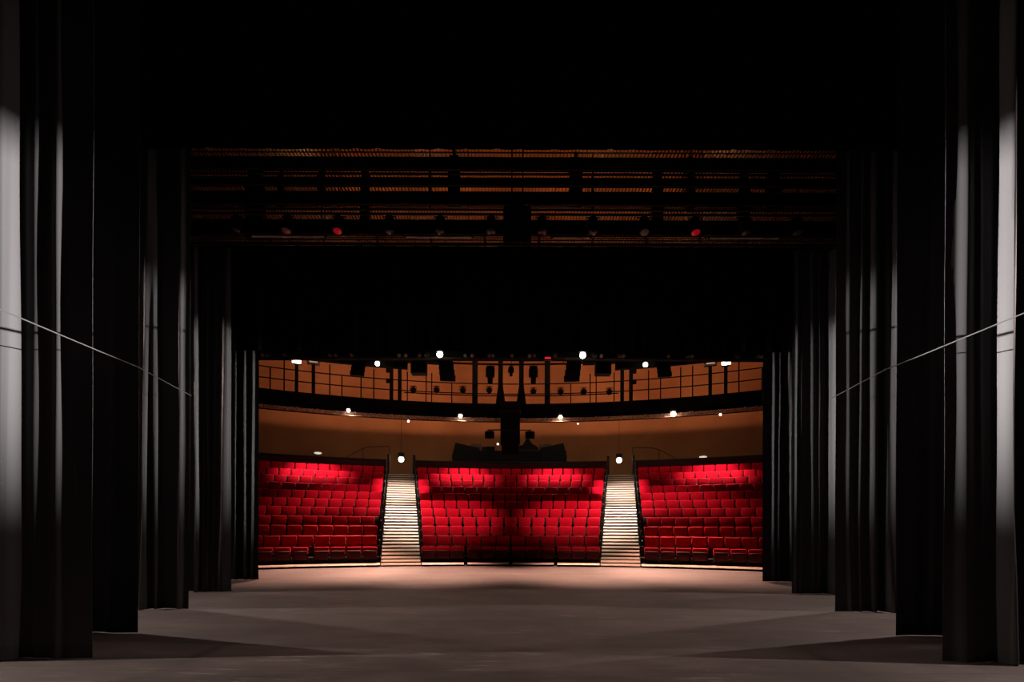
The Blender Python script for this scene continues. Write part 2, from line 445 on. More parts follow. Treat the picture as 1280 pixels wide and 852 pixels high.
for px in (354.5,411.5,426.7,450.6,466.5,508.5,532,539,564,712.8,737,744.5,767,810,825,850,865,923,952,337):
    p, a = onR(px, 500, GR+0.03); b = MB(); b.tube([(p.x,p.y,8.05),(p.x,p.y,9.6 if px in (354.5,411.5,427,466.5,508.5,532,539,737,744.5,767,810,850,865,923) else 9.13)], 0.03, 6)
    b.obj('rail_post', M_matt, root)
# upright columns standing on the gallery
for px, w, lab in ((370,0.17,'black column carrying the lit white lamp at the left of the gallery'),(391,0.17,'black column carrying the unlit lamp at the left of the gallery'),
    (488.6,0.2,'clamped black column left of the centre, outer of its pair'),(499,0.2,'plain black column left of the centre, inner of its pair'),
    (593,0.30,'thick black column left of the middle of the gallery'),(625,0.26,'black splayed column left of the centre window bay'),(651,0.26,'black splayed column right of the centre window bay'),
    (683.5,0.30,'thick black column under the small red light'),(777,0.2,'plain black column right of the centre, inner of its pair'),(788,0.2,'clamped black column right of the centre, outer of its pair'),
    (887,0.17,'black column carrying the unlit lamp at the right of the gallery'),(906.5,0.17,'black column carrying the lit white lamp at the right of the gallery')):
    p, a = onR(px, 500, GR+0.35)
    r = thing('gallery_column', lab, 'column', (p.x,p.y,8.05), -a, 'columns on the technical gallery')
    top = 13.98 if px not in (370,391,887,906.5) else onR(px,452.5,GR+0.30)[0].z - (0.131 if px in (370,906.5) else 0.141)
    b = MB(); b.bbox(-w/2,w/2,-w/2,w/2,0,top-8.05,0.015); b.obj('shaft', M_matt, r)
    b = MB()
    if px in (625,651):
        b.add([(-w/2-0.14,-w/2,0.02),(w/2+0.14,-w/2,0.02),(w/2+0.14,w/2,0.02),(-w/2-0.14,w/2,0.02),(-w/2-0.01,-w/2-0.01,1.0),(w/2+0.01,-w/2-0.01,1.0),(w/2+0.01,w/2+0.01,1.0),(-w/2-0.01,w/2+0.01,1.0)],
              [(0,3,2,1),(4,5,6,7),(0,1,5,4),(1,2,6,5),(2,3,7,6),(3,0,4,7)])
        b.obj('splayed_foot', M_matt, r)
    else:
        b.bbox(-w/2-0.05,w/2+0.05,-w/2-0.05,w/2+0.05,0.0,0.04,0.01); b.obj('base_plate', M_matt, r)
    if px in (488.6,788):
        s = -1 if px < 600 else 1
        b = MB()
        for zz in (1.5,1.85,0.95): b.bbox(s*w/2, s*w/2+s*0.18, -0.2, -0.02, zz, zz+0.22, 0.03) if s > 0 else b.bbox(-w/2-0.18, -w/2, -0.2, -0.02, zz, zz+0.22, 0.03)
        b.obj('clamp_lamp', M_matt, r)
# flood lamps on the four short columns
for px, lit, lab in ((370,1,'lit white flood lamp on a column at the left of the gallery'),(391,0,'unlit flood lamp with pale tube at the left of the gallery'),
                     (887.5,0,'unlit flood lamp with pale tube at the right of the gallery'),(907,1,'lit white flood lamp on a column at the right of the gallery')):
    p, a = onR(px, 452.5, GR+0.30)
    r = thing('flood_lamp', lab, 'lamp', p, -a, 'flood lamps on the gallery columns')
    if lit:
        b = MB(); b.bbox(-0.2,0.2,-0.10,-0.04,-0.11,0.10,0.03); b.obj('lens', M_bulbw, r)
        b = MB(); b.bbox(-0.22,0.22,-0.03,0.16,-0.13,0.12,0.03); b.obj('housing', M_iron, r)
        b = MB(); b.bbox(-0.14,0.14,-0.08,0.08,0.20,0.25,0.01); b.tube([(0,0,0.12),(0,0,0.22)],0.03,6); b.obj('bracket', M_tubew, r)
    else:
        b = MB(); b.bbox(-0.32,0.32,-0.05,0.2,-0.02,0.14,0.03); b.bbox(-0.3,0.3,-0.05,0.16,-0.14,-0.02,0.02); b.obj('housing', M_iron, r)
        b = MB(); b.tube([(-0.19,-0.08,-0.04),(0.19,-0.08,-0.04)],0.03,8); b.obj('tube', M_tubew, r)
# small spotlights on the gallery rail
def rail_spot(px, py, lab):
    p, a = onR(px, py, GR-0.06)
    r = thing('rail_spotlight', lab, 'spotlight', p, -a, 'spotlights on the gallery rail')
    b = MB(); b.lathe([(0.10,-0.22),(0.135,-0.20),(0.14,0.05),(0.09,0.12),(0.02,0.14)],14,'Y'); b.obj('body', M_matt, r, smooth=True)
    b = MB(); b.lathe([(0.09,-0.225),(0.001,-0.235)],14,'Y'); b.obj('lens', M_matt, r, smooth=True)
    b = MB(); b.tube([(-0.17,-0.02,0),(-0.17,-0.02,0.20),(0.17,-0.02,0.20),(0.17,-0.02,0)],0.014,6); b.tube([(0,-0.02,0.20),(0,0.06,0.26)],0.016,6); b.obj('yoke', M_matt, r)
    b = MB()
    for t in range(4):
        c = t*PI/2; b.bbox(-0.13,0.13,-0.34,-0.23,0.135,0.145,0.002,1) if t == 0 else b.bbox(-0.13,0.13,-0.34,-0.23,-0.145,-0.135,0.002,1) if t == 1 else b.bbox(0.135,0.145,-0.34,-0.23,-0.13,0.13,0.002,1) if t == 2 else b.bbox(-0.145,-0.135,-0.34,-0.23,-0.13,0.13,0.002,1)
    b.obj('barn_door', M_matt, r)
for i, px in enumerate((516,545,578,611,666,700,729,761)):
    rail_spot(px, 488 + (1.5 if px > 640 else 0), f'small black spotlight on the gallery rail, {ORD[i+1]} from the left')

# ring bar carrying the moving heads
RR = 23.0; ZR = CH + (HY-455.3)*RR/F
root = thing('lighting_ring_bar', 'thin curved black bar above the gallery that moving heads hang from', 'lighting bar')
b = MB(); b.tube([polar(RR,RAD(-25+50*i/50),ZR) for i in range(51)],0.045,8); b.obj('bar', M_iron, root, smooth=True)
for i in range(9):
    a = RAD(-24+6*i); b = MB(); b.tube([polar(RR,a,ZR),polar(RR,a,13.98)],0.015,5); b.obj('drop_rod', M_iron, root)
b = MB()
for sg in (-1,1):                                # deeper duct on either side of the middle
    b = MB(); b.arc_solid(RR+0.05,RR+0.3,min(RAD(sg*8.2),RAD(sg*25)),max(RAD(sg*8.2),RAD(sg*25)),ZR-(0.02),ZR+0.45,24)
    b.arc_solid(RR+0.05,RR+0.3,min(RAD(sg*11.8),RAD(sg*25)),max(RAD(sg*11.8),RAD(sg*25)),ZR-0.33,ZR-0.015,24); b.obj('cable_duct', M_wall, root)
def moving_head(px, top, h, w, lab):
    d = RR
    p, a = onR(px, top, RR)
    r = thing('moving_head', lab, 'stage light', p, -a, 'moving heads on the ring bar')
    b = MB(); b.bbox(-w*0.5,w*0.5,-w*0.4,w*0.4,-0.14,-0.02,0.02); b.obj('base', M_black, r)
    b = MB()
    for s in (-1,1): b.bbox(s*w*0.5-0.03,s*w*0.5+0.03,-0.07,0.07,-h*0.62,-0.12,0.02)
    b.obj('yoke', M_black, r)
    b = MB(); b.lathe([(w*0.30,-h),(w*0.32,-h*0.98),(w*0.34,-h*0.7),(w*0.47,-h*0.5),(w*0.46,-h*0.25),(w*0.2,-0.16)],16); b.obj('head', M_black, r, smooth=True)
    b = MB(); b.lathe([(w*0.27,-h-0.004),(0.001,-h-0.02)],16); b.obj('lens', M_glass, r, smooth=True)
    b = MB(); b.tube([(0,0,-0.02),(0,0,0.06)],0.03,6); b.obj('clamp', M_iron, r)
moving_head(612,457.5,0.82,0.36,'black moving head hanging left of the centre window bay')
moving_head(638,457.5,0.46,0.22,'smallest black moving head, hanging in the centre window bay')
moving_head(666,457.5,0.82,0.36,'black moving head hanging right of the centre window bay')

# loudspeakers
def line_array(px, tilt, lab, y0, y1, wpx, d):
    top = at(px, y0-14, d); n = 6; w = wpx*d/F; H = (y1-y0+14)*d/F; bh = H/n
    r = thing('line_array', lab, 'loudspeaker', top, -math.atan((px-CX)/F), 'hanging loudspeakers')
    x = 0; z = 0
    for i in range(n):
        ang = RAD(2+2*i)
        b = MB(); b.M = Matrix.Translation((tilt*w*(0.040*i-0.08), -0.01*i*i, z-bh/2)) @ Matrix.Rotation(ang,4,'X')
        ww = w*(0.36 + 0.008*i)
        b.add([(-ww,-0.2,-bh*0.47),(ww,-0.2,-bh*0.47),(ww*0.8,0.25,-bh*0.40),(-ww*0.8,0.25,-bh*0.40),(-ww,-0.2,bh*0.47),(ww,-0.2,bh*0.47),(ww*0.8,0.25,bh*0.40),(-ww*0.8,0.25,bh*0.40)],
              [(0,3,2,1),(4,5,6,7),(0,1,5,4),(1,2,6,5),(2,3,7,6),(3,0,4,7)])
        c = b.obj('speaker_box', M_black, r)
        z -= bh
    b = MB(); b.bbox(-w*0.4,w*0.4,-0.15,0.2,0.0,0.06,0.01); b.tube([(0,0,0.05),(0,0,13.98-top.z)],0.02,6); b.obj('flying_frame', M_iron, r)
line_array(556,1,'big black hanging loudspeaker column left of centre',447,479,24,21.6)
line_array(717,-1,'big black hanging loudspeaker column right of centre',447,479,24,21.6)
line_array(448.5,-1,'shorter black hanging loudspeaker column at the far left',451,473,21,21.6)
line_array(827.5,1,'shorter black hanging loudspeaker column at the far right',451,473,21,21.6)
for px, lab in ((523,'square black hanging speaker cabinet left of the tall loudspeaker column'),(753,'square black hanging speaker cabinet right of the tall loudspeaker column')):
    d = 21.6; p = at(px, 459, d); r = thing('hanging_speaker', lab, 'loudspeaker', p, 0, 'hanging loudspeakers')
    w = 9.5*d/F; h = 9.0*d/F
    b = MB(); b.bbox(-w,w,-0.2,0.25,-h,h+0.15,0.02); b.obj('cabinet', M_black, r)
    b = MB(); b.bbox(-w*0.9,w*0.9,-0.212,-0.2,-h*0.9,h*0.9,0.004); b.obj('grille', M_serge, r)
    b = MB(); b.tube([(-w*0.6,0,h+0.1),(-w*0.6,0,13.98-p.z)],0.012,5); b.tube([(w*0.6,0,h+0.1),(w*0.6,0,13.98-p.z)],0.012,5); b.obj('hanging_wire', M_iron, r)

# lighting bridge behind the border: straight black truss, rows of little lanterns on it
d = 20.0
root = thing('lighting_bridge', 'straight black lighting bridge right behind the lower border', 'lighting bridge')
b = MB(); zb = CH+(HY-449)*d/F
b.bbox(-10.6,10.6,d,d+0.6,zb+0.12,zb+1.3,0.02); b.obj('front_panel', M_wall, root)
b = MB(); b.tube([(-10.6,d+0.06,zb+0.06),(10.6,d+0.06,zb+0.06)],0.06,8); b.obj('lower_pipe', M_iron, root)
b = MB()
for i in range(10):
    x = -9.9+2.2*i; b.bbox(x-0.06,x+0.06,d+0.25,d+0.37,zb+1.28,13.98,0.01)
b.obj('hanger', M_iron, root)
for i, (px, sg) in enumerate(((330,1),(337,1),(357,1),(412,1),(420,1),(441,1),(498,-1),(505,-1),(525,1),(534,1),(582,1),(590,1),(610,1),(617,1),(638,1),(660,1),(667,1),(694,1),(741,1),(751,1),(772,1),(779,1),(835,1),(858,1),(864,1),(920,-1),(945,-1),(951,-1))):
    p = at(px, 443.5, d-0.14); r = thing('bridge_spotlight', f'tiny dark lantern on the lighting bridge, {ORD[i+1] if i < 24 else ["","twenty-fifth","twenty-sixth","twenty-seventh","twenty-eighth"][i-23]} from the left', 'stage light', p, random.uniform(-0.6,0.6), 'lanterns along the lighting bridge')
    b = MB(); b.M = Matrix.Rotation(RAD(30),4,'X'); b.lathe([(0.08,-0.16),(0.085,0.04),(0.04,0.1)],10,'Y'); b.obj('body', M_iron, r, smooth=True)
    b = MB(); b.M = Matrix.Rotation(RAD(30),4,'X'); b.lathe([(0.07,-0.165),(0.001,-0.175)],10,'Y'); b.obj('lens', M_grey, r, smooth=True)

# red sign light
p = at(684, 447, 19.9)
r = thing('red_sign', 'small glowing red sign light above the thick column', 'sign', p, 0)
b = MB(); b.bbox(-0.12,0.12,-0.02,0.02,-0.035,0.035,0.01); b.obj('glow_panel', M_exit, r)
b = MB(); b.bbox(-0.19,0.19,0.02,0.1,-0.09,0.08,0.015); b.obj('case', M_iron, r)

# ------------------------------------------------------------------ house lamps with their light
WARM = (1,0.80,0.60); PINK = (1,0.50,0.36)
for px, py, R, lab in ((549,443,19.6,'bright hanging house lamp left of the middle, above the loudspeaker column'),(727.5,443.5,19.6,'bright hanging house lamp right of the middle, above the loudspeaker column')):
    p, a = onR(px,py,R); bulb_lamp('house_lamp', lab, 'lamp', p, 0.12, M_bulbw, 'hanging house lamps', 11.4-p.z)
    spot('house_lamp_light', p+Vector((0,-0.02,-0.13)), polar(21.8, a*0.90, 1.9), 2700, 48, 0.85, WARM)
    spot('house_lamp_light', p+Vector((0,-0.03,-0.13)), (p.x*0.9, 15.9, 0.0), 10500, 46, 1.0, PINK)
for px, py, R, lab in ((471,455,22.7,'bright house lamp on the ring bar beside the left loudspeakers'),(806,455,22.7,'bright house lamp on the ring bar beside the right loudspeakers')):
    p, a = onR(px,py,R); bulb_lamp('house_lamp', lab, 'lamp', p, 0.10, M_bulbw, 'hanging house lamps', 0.3)
    spot('house_lamp_light', p+Vector((0,0,-0.12)), (p.x*1.12,p.y-0.9,0), 2500, 72, 0.9, WARM)
    spot('house_lamp_light', p+Vector((0,-0.05,-0.12)), (p.x*1.0,16.4,0), 12500, 40, 1.0, PINK)
for px, py, R, lab, rad in ((435,513.5,26.2,'small downlight under the gallery, leftmost of the four bright ones',0.085),(575,520,26.2,'small downlight under the gallery left of the dark tower',0.10),
                   (700,521,26.2,'small downlight under the gallery right of the dark tower',0.10),(841,516.5,26.2,'brightest downlight under the gallery, on the right',0.13)):
    p, a = onR(px,py,R); bulb_lamp('gallery_downlight', lab, 'lamp', p, rad, M_bulbw, 'downlights under the gallery', 0.35)
    point('gallery_downlight_spill', p+Vector((0,0.4,-0.3)), 62, (1,0.74,0.52), 0.08)
for px, py, lab in ((510,526.8,'tiny glowing point under the gallery left of the middle'),(722,529,'faint tiny point under the gallery right of the tower'),(900,517,'tiny glowing point under the gallery at the far right')):
    p, a = onR(px,py,26.6); bulb_lamp('pin_light', lab, 'lamp', p, 0.05, M_dim if px == 722 else M_bulbw, 'tiny points under the gallery', 0.2)
for ang, pw in ((-21.6,1600),(-5.4,1350),(5.2,1350),(22.2,1600)):
    p = polar(26.15, RAD(ang), 7.0)
    spot('gallery_downlight_light', p, polar(26.6, RAD(ang), 4.0), pw, 78, 0.9, (1,0.85,0.72))
for px, py, sg, nm in ((501.2,574.5,-1,'left'),(773.5,574.5,1,'right')):
    p, a = onR(px,py,29.6); bulb_lamp('stair_head_lamp', f'dazzling greenish-white lamp at the top of the {nm} stairs', 'lamp', p, 0.16, M_bulbg, 'lamps at the stair heads', 7.855-p.z)
    spot('stair_head_light', p+Vector((0,-0.22,-0.02)), polar(27.6, a, 3.6), 350, 70, 0.9, (1,0.93,0.8))
    # added spots for the flight: at the house lamp, and lampless by the ring bar
    q = onR(549 if sg < 0 else 727.5, 443.5, 19.6)[0]; spot('stair_wash_light', q+Vector((0,0.14,-0.05)), polar(25.6, a, 3.3), 8000, 24, 1.0, (1,0.86,0.74))
    spot('stair_fill_light', polar(22.7, a*0.98, 8.9), polar(22.6, a, 1.8), 3400, 36, 0.8, (1,0.86,0.74))
for px, py, nm in ((397,567,'left'),(878.5,570,'right')):
    p, a = onR(px,py,31.9); r = thing('wall_lamp', f'small oval white wall lamp above the {nm} seat block', 'lamp', p, -a, 'wall lamps on the rear wall')
    b = MB(); b.lathe([(0.001,-0.10),(0.10,-0.09),(0.17,-0.05),(0.19,0.0)],16,'Y'); bb = b.obj('lens', M_panel, r, smooth=True); bb.scale = (1.15,1,0.36)
    b = MB(); b.lathe([(0.2,0.0),(0.21,0.02),(0.2,0.08)],16,'Y'); bb = b.obj('rim', M_grey, r, smooth=True); bb.scale = (1.15,1,0.4)

# ------------------------------------------------------------------ tower, control desk, stair handrails on the back wall
TY = 25.75
p0 = at(625.0, 501, TY); p1 = at(649.5, 566, TY)
r = thing('hanging_tower', 'tall dark square shaft hanging from the gallery front above the centre seats', 'shaft', (0.5*(p0.x+p1.x), TY, p1.z))
hw = (p1.x-p0.x)/2; Hh = p0.z-p1.z
b = MB(); b.bbox(-hw,hw,0,0.62,0.5,Hh,0.02); b.obj('shaft', M_black, r)
b = MB(); b.bbox(-hw*0.88,hw*0.88,0.05,0.58,0,0.5,0.02); b.obj('foot', M_black, r)
b = MB(); b.bbox(-hw-0.04,hw+0.04,-0.04,0.64,Hh*0.80,Hh*0.83,0.01); b.obj('collar', M_iron, r)
za = CH+(HY-537.5)*TY/F-p1.z
b = MB(); b.tube([((609-637.5)*TY/F,-0.06,za),((664-637.5)*TY/F,-0.06,za)],0.03,6); b.obj('cross_arm', M_iron, r)
for px, nm in ((611.5,'left'),(662,'right')):
    p = at(px, 543, TY-0.1); q = thing('arm_speaker', f'small dark box hanging from the {nm} end of the tower arm', 'loudspeaker', p, 0, 'boxes on the tower arm')
    b = MB(); b.bbox(-0.24,0.24,-0.15,0.2,-0.18,0.16,0.04); b.obj('case', M_black, q)
    b = MB(); b.tube([(0,0.02,0.15),(0,0.02,0.26)],0.025,6); b.tube([(-0.15,0.02,0.16),(0,0.02,0.24),(0.15,0.02,0.16)],0.015,5); b.obj('bracket', M_iron, q)
# desk
D = 29.6
def dk(px): return (px-CX)*D/F
def dz(py): return CH+(HY-py)*D/F
r = thing('control_desk', 'long black control desk on the gangway behind the centre seats', 'desk', (0,D,4.42))
zt = dz(564.5)-4.42
b = MB(); b.bbox(dk(568),dk(707),-0.45,-0.10,zt-0.08,zt,0.01); b.obj('worktop', M_black, r)
b = MB(); b.bbox(dk(570),dk(705),-0.42,-0.38,0,zt-0.08,0.01); b.obj('front_panel', M_black, r)
for px, s in ((567,1),(706,-1)):
    b = MB(); x0 = dk(px); z1 = dz(555)-4.42; z2 = dz(561)-4.42
    xs = sorted((x0, x0+s*1.5)); 
    b.add([(x0,-0.5,0),(x0+s*1.5,-0.5,0),(x0+s*1.5,-0.5,z2),(x0+s*0.15,-0.5,z1),(x0-s*0.05,-0.5,zt*0.8),
           (x0,-0.44,0),(x0+s*1.5,-0.44,0),(x0+s*1.5,-0.44,z2),(x0+s*0.15,-0.44,z1),(x0-s*0.05,-0.44,zt*0.8)],
          [(0,1,2,3,4),(9,8,7,6,5),(0,5,6,1),(1,6,7,2),(2,7,8,3),(3,8,9,4),(4,9,5,0)])
    b.obj('side_wing', M_black, r)
def on_desk(name, lab, cat, px, w, h, tilt, m, foot=True, lift=0.0):
    q = thing(name, lab, cat, (dk(px), D-0.24, 4.423+zt), 0)
    b = MB(); b.M = Matrix.Translation((0,0,h/2+0.05+lift)) @ Matrix.Rotation(tilt,4,'Y'); b.bbox(-w/2,w/2,-0.05,0.05,-h/2,h/2,0.012); b.obj('screen', m, q)
    b = MB(); b.bbox(-w*0.3,w*0.3,-0.1,0.1,0,0.02,0.004); b.tube([(0,0.02,0.01),(0,0.02,h/2+0.03)],0.025,6); b.obj('stand', M_black, q)
on_desk('desk_monitor','brown-faced monitor leaning at the left wing of the desk','monitor',594.5,0.62,0.36,RAD(4),M_brown)
on_desk('desk_monitor','small dark monitor near the middle left of the desk','monitor',605,0.27,0.2,0,M_black)
on_desk('desk_monitor','brown-faced monitor leaning at the right wing of the desk','monitor',681,0.72,0.36,RAD(-4),M_brown)
q = thing('covered_mixer', 'humped dark covered mixer right of the tower', 'mixer', (dk(659),D-0.27,4.42+zt+0.003))
b = MB(); prof = [(-0.75,0),(-0.62,0.28),(-0.3,0.34),(-0.08,0.72),(0.05,0.74),(0.28,0.40),(0.5,0.30),(0.62,0.2),(0.7,0)]
n = len(prof); b.add([(x,-0.12,z) for x,z in prof]+[(x*0.95,0.14,z*0.96) for x,z in prof],
    [tuple(range(n)), tuple(reversed(range(n,2*n)))]+[(i,(i+1)%n,n+(i+1)%n,n+i) for i in range(n)])
b.obj('cover', M_black, q)
b = MB(); b.bbox(-0.74,0.69,-0.15,0.16,0.0,0.06,0.01); b.obj('base_tray', M_iron, q)
q = thing('desk_lamp', 'tiny glowing desk lamp left of the dark tower', 'lamp', (dk(621),D-0.24,4.424+zt))
b = MB(); b.lathe([(0.09,0),(0.09,0.02),(0.02,0.03)],12); b.obj('base', M_black, q, smooth=True)
hz = dz(556)-4.42-zt
b = MB(); b.tube([(0,0,0.02),(-0.12,0,hz*0.6),(-0.05,-0.02,hz+0.06),(0.03,-0.05,hz+0.03)],0.012,6); b.obj('arm', M_black, q)
b = MB(); b.ball((0.05,-0.06,hz),0.05); b.obj('bulb', M_bulbw, q, smooth=True)
q = thing('operator_chair', 'dark high-backed chair behind the desk beside its glowing lamp', 'chair', (dk(612),D+0.45,4.42))
b = MB(); b.bbox(-0.27,0.27,0.18,0.27,0.62,dz(555.5)-4.42,0.05); b.obj('backrest', M_black, q, smooth=True)
b = MB(); b.bbox(-0.27,0.27,-0.25,0.25,0.46,0.54,0.03); b.obj('seat', M_black, q, smooth=True)
b = MB(); b.tube([(0,0,0.05),(0,0,0.47)],0.035,8); b.tube([(0,0.2,0.5),(0,0.28,0.7)],0.03,6)
for t in range(5): b.tube([(0,0,0.07),(0.28*math.cos(t*1.2566),0.28*math.sin(t*1.2566),0.03)],0.025,6)
b.obj('pedestal', M_black, q)
# thin curved handrails on the wall beside the stair heads
for sg, nm in ((-1,'left'),(1,'right')):
    pts = []
    for dx, y in ((207,573),(200,569),(193,565),(185,561),(177,559),(165,558.5),(152,558.5)):
        pts.append(onR(CX+sg*dx, y, 31.0)[0])
    b = MB(); b.tube(pts, 0.022, 6); r = thing('stair_handrail', f'thin arched handrail by the {nm} stair head', 'handrail'); b.obj('rail', M_iron, r, smooth=True)
    b = MB()
    for i in (0,3,6): b.tube([pts[i],(pts[i].x,pts[i].y,4.42)],0.018,6)
    b.obj('post', M_iron, r)

# ------------------------------------------------------------------ gridiron above the house and its battens
GZ = 11.5
b = MB()
nb = 241
for i in range(nb):
    x = -12 + 24*i/(nb-1); b.box(x-0.008,x+0.008,12.4,19.9,GZ,GZ+0.072)
for i in range(24):
    y = 12.4+7.5*i/23; b.box(-12,12,y-0.012,y+0.012,GZ+0.01,GZ+0.04)
o = b.obj('gridiron', M_iron); o['kind'] = 'structure'; o['label'] = 'steel gridiron of thin bars high over the front of the house'
def batten(py0, py1, d, lab, x0=-11.5, x1=11.5, solid=True):
    r = thing('lighting_batten', lab, 'batten', (0,d,0), 0, 'battens under the gridiron')
    za, zb_ = CH+(HY-py1)*d/F, CH+(HY-py0)*d/F
    b = MB()
    if not solid:
        b.tube([(x0,0,(za+zb_)/2),(x1,0,(za+zb_)/2)],(zb_-za)/2,8); b.obj('pipe', M_iron, r)
        b = MB()
        for sx in (-9,-4.5,0,4.5,9): b.tube([(sx,0,zb_-0.01),(sx,0,GZ)],0.01,5)
        b.obj('hanging_wire', M_iron, r); return
    for z in (za+0.03, zb_-0.03): b.tube([(x0,0,z),(x1,0,z)],0.03,8)
    b.obj('chord', M_iron, r)
    b = MB(); n = int((x1-x0)/0.5)
    for i in range(n):
        xa = x0+(x1-x0)*i/n; xb = x0+(x1-x0)*(i+1)/n
        b.tube([(xa,0,za+0.03),(xb,0,zb_-0.03)] if i%2 else [(xa,0,zb_-0.03),(xb,0,za+0.03)],0.018,5)
    b.obj('lattice', M_iron, r)
    if solid:
        b = MB(); b.box(x0,x1,0.035,0.05,za,zb_); b.obj('cable_cover', M_serge, r)
    for sx in (-9,-4.5,0,4.5,9):
        b = MB(); b.tube([(sx,0,zb_),(sx,0,GZ)],0.01,5); b.obj('hanging_wire', M_iron, r)
for y0, y1, d, lab, sol in ((196.5,213,12.2,'uppermost black truss under the gridiron',1),(216.2,219.3,12.5,'thin black pipe right under the uppermost truss',0),
    (222,233,12.6,'second deep black truss under the gridiron',1),(239.5,256.5,13.0,'third and deepest black truss under the gridiron',1),(260.8,263.8,12.9,'upper of two thin pipes above the lantern truss',0),
    (266.4,269.6,12.38,'lower of two thin pipes above the lantern truss',0),(275.5,294,11.75,'lowest black truss, hung with twelve lanterns',1),(299.4,301,11.95,'thin black pipe just above the lower border',0)):
    batten(y0,y1,d,lab,solid=bool(sol))
# vertical drops and chain hoists
for i, (px, w, y0, y1) in enumerate(((536,0.05,186,262),(566,0.32,186,256),(718,0.34,186,256),(739,0.05,186,262),(862,0.18,186,262),(350,0.14,186,262),(318,0.5,240,300),(928,0.3,240,300),(455,0.24,232,290),(820,0.3,236,290),(965,0.4,186,262),(400,0.2,186,240))):
    d = 13.25 + 0.06*i; p = at(px, y0, d); q = at(px, y1, d); zt_ = GZ+0.02
    r = thing('hanging_hoist', f'dark chain hoist under the gridiron, {["thin left of centre","wide left of centre","wide right of centre","thin right of centre","narrow over the right lantern row","narrow over the left lantern row","low and bulky at the far left","low at the far right","low above the left red lantern","low above the right red lantern","broad near the right curtain","short above the left lantern row"][i]}', 'hoist', (p.x,d,zt_), 0, 'hoists under the gridiron')
    Hh = zt_-q.z
    b = MB(); b.bbox(-w/2,w/2,-0.1,0.1,-Hh,-Hh*0.35,0.02); b.obj('motor_case', M_black, r)
    b = MB(); b.tube([(0,0,-Hh*0.36),(0,0,0)],0.02 if w < 0.1 else 0.05,6); b.bbox(-w*0.4,w*0.4,-0.05,0.05,-Hh*0.3,-Hh*0.1,0.01); b.obj('chain', M_iron, r)
# centre projector
d = 11.3; p = at(645, 255, d); q = at(645, 309, d)
r = thing('projector', 'dark box-shaped projector hanging in the middle above the lower border', 'projector', (p.x,d,q.z))
hw = 17*d/F; Hh = p.z-q.z
b = MB(); b.bbox(-hw,hw,-0.25,0.35,0,Hh*0.8,0.03); b.obj('case', M_black, r)
b = MB(); b.lathe([(0.12,-0.33),(0.14,-0.3),(0.14,-0.25)],14,'Y',(0,0,Hh*0.35)); b.obj('lens', M_black, r, smooth=True)
b = MB(); b.bbox(-hw*0.5,hw*0.5,-0.1,0.2,Hh*0.8,Hh,0.02); b.tube([(-hw*0.4,0,Hh),(-hw*0.4,0,GZ-q.z)],0.02,6); b.tube([(hw*0.4,0,Hh),(hw*0.4,0,GZ-q.z)],0.02,6); b.obj('hanging_frame', M_iron, r)
# twelve lanterns
xs = [294+63.7*i for i in range(12)]
for i, px in enumerate(xs):
    d = 11.5; p = at(px, 281, d)
    lens = M_lensr if i in (2,9) else M_lensp if i in (1,) else M_grey if i in (8,) else M_glass
    col = {2:'red-lensed lantern, the left one of the two bright red', 9:'red-lensed lantern, the right one of the two bright red', 1:'pinkish-lensed lantern second from the left on the lowest truss', 8:'pale-lensed lantern next to the right red one'}.get(i, f'dark lantern on the lowest truss, {ORD[i+1]} from the left')
    r = thing('hanging_lantern', col, 'stage light', p, 0, 'lanterns on the lowest truss')
    T = Matrix.Rotation(RAD(74),4,'X')
    b = MB(); b.M = T; b.lathe([(0.105,-0.2),(0.12,-0.19),(0.13,0.02),(0.11,0.16),(0.05,0.2)],14,'Y'); b.obj('body', M_black, r, smooth=True)
    b = MB(); b.M = T; b.lathe([(0.095,-0.204),(0.06,-0.22),(0.001,-0.225)],14,'Y'); b.obj('lens', lens, r, smooth=True)
    b = MB(); b.tube([(-0.15,0,0),(-0.15,0.03,0.2),(0.15,0.03,0.2),(0.15,0,0)],0.013,6); b.tube([(0,0.03,0.2),(0,0.245,0.25)],0.016,6); b.obj('yoke', M_iron, r)
# pale tubes hung just above the lower border
for x0, x1, lab in ((314,404,'pale grey tube lying under the gridiron on the left'),(506,588,'pale grey tube lying under the gridiron left of the projector'),(690,735,'short pale tube right of the projector'),(886,972,'pale grey tube lying under the gridiron on the right')):
    d = 11.9; a_, c_ = at(x0,296,d), at(x1,297,d)
    r = thing('tube_lamp', lab, 'lamp', ((a_.x+c_.x)/2,d,a_.z), 0, 'pale tubes under the gridiron')
    w = (c_.x-a_.x)/2
    b = MB(); b.tube([(-w,0,0),(w,0,0)],0.028,8); b.obj('tube', M_tubew, r, smooth=True)
    b = MB(); b.bbox(-w-0.05,-w,-0.03,0.03,-0.03,0.03,0.008); b.bbox(w,w+0.05,-0.03,0.03,-0.03,0.03,0.008); b.obj('end_cap', M_iron, r)
    b = MB(); b.tube([(-w*0.9,0,0.02),(-w*0.9,0,GZ-a_.z)],0.006,5); b.tube([(w*0.9,0,0.02),(w*0.9,0,GZ-a_.z)],0.006,5); b.obj('hanging_wire', M_iron, r)
# unseen warm point lights added above the gridiron for the orange glow
for x in (-5.2,-1.8,1.8,5.2):
    for y in (14.5,18.5):
        p = Vector((x,y,12.6))
        point('roof_fill_light', p, 24, (1,0.42,0.16), 0.15)
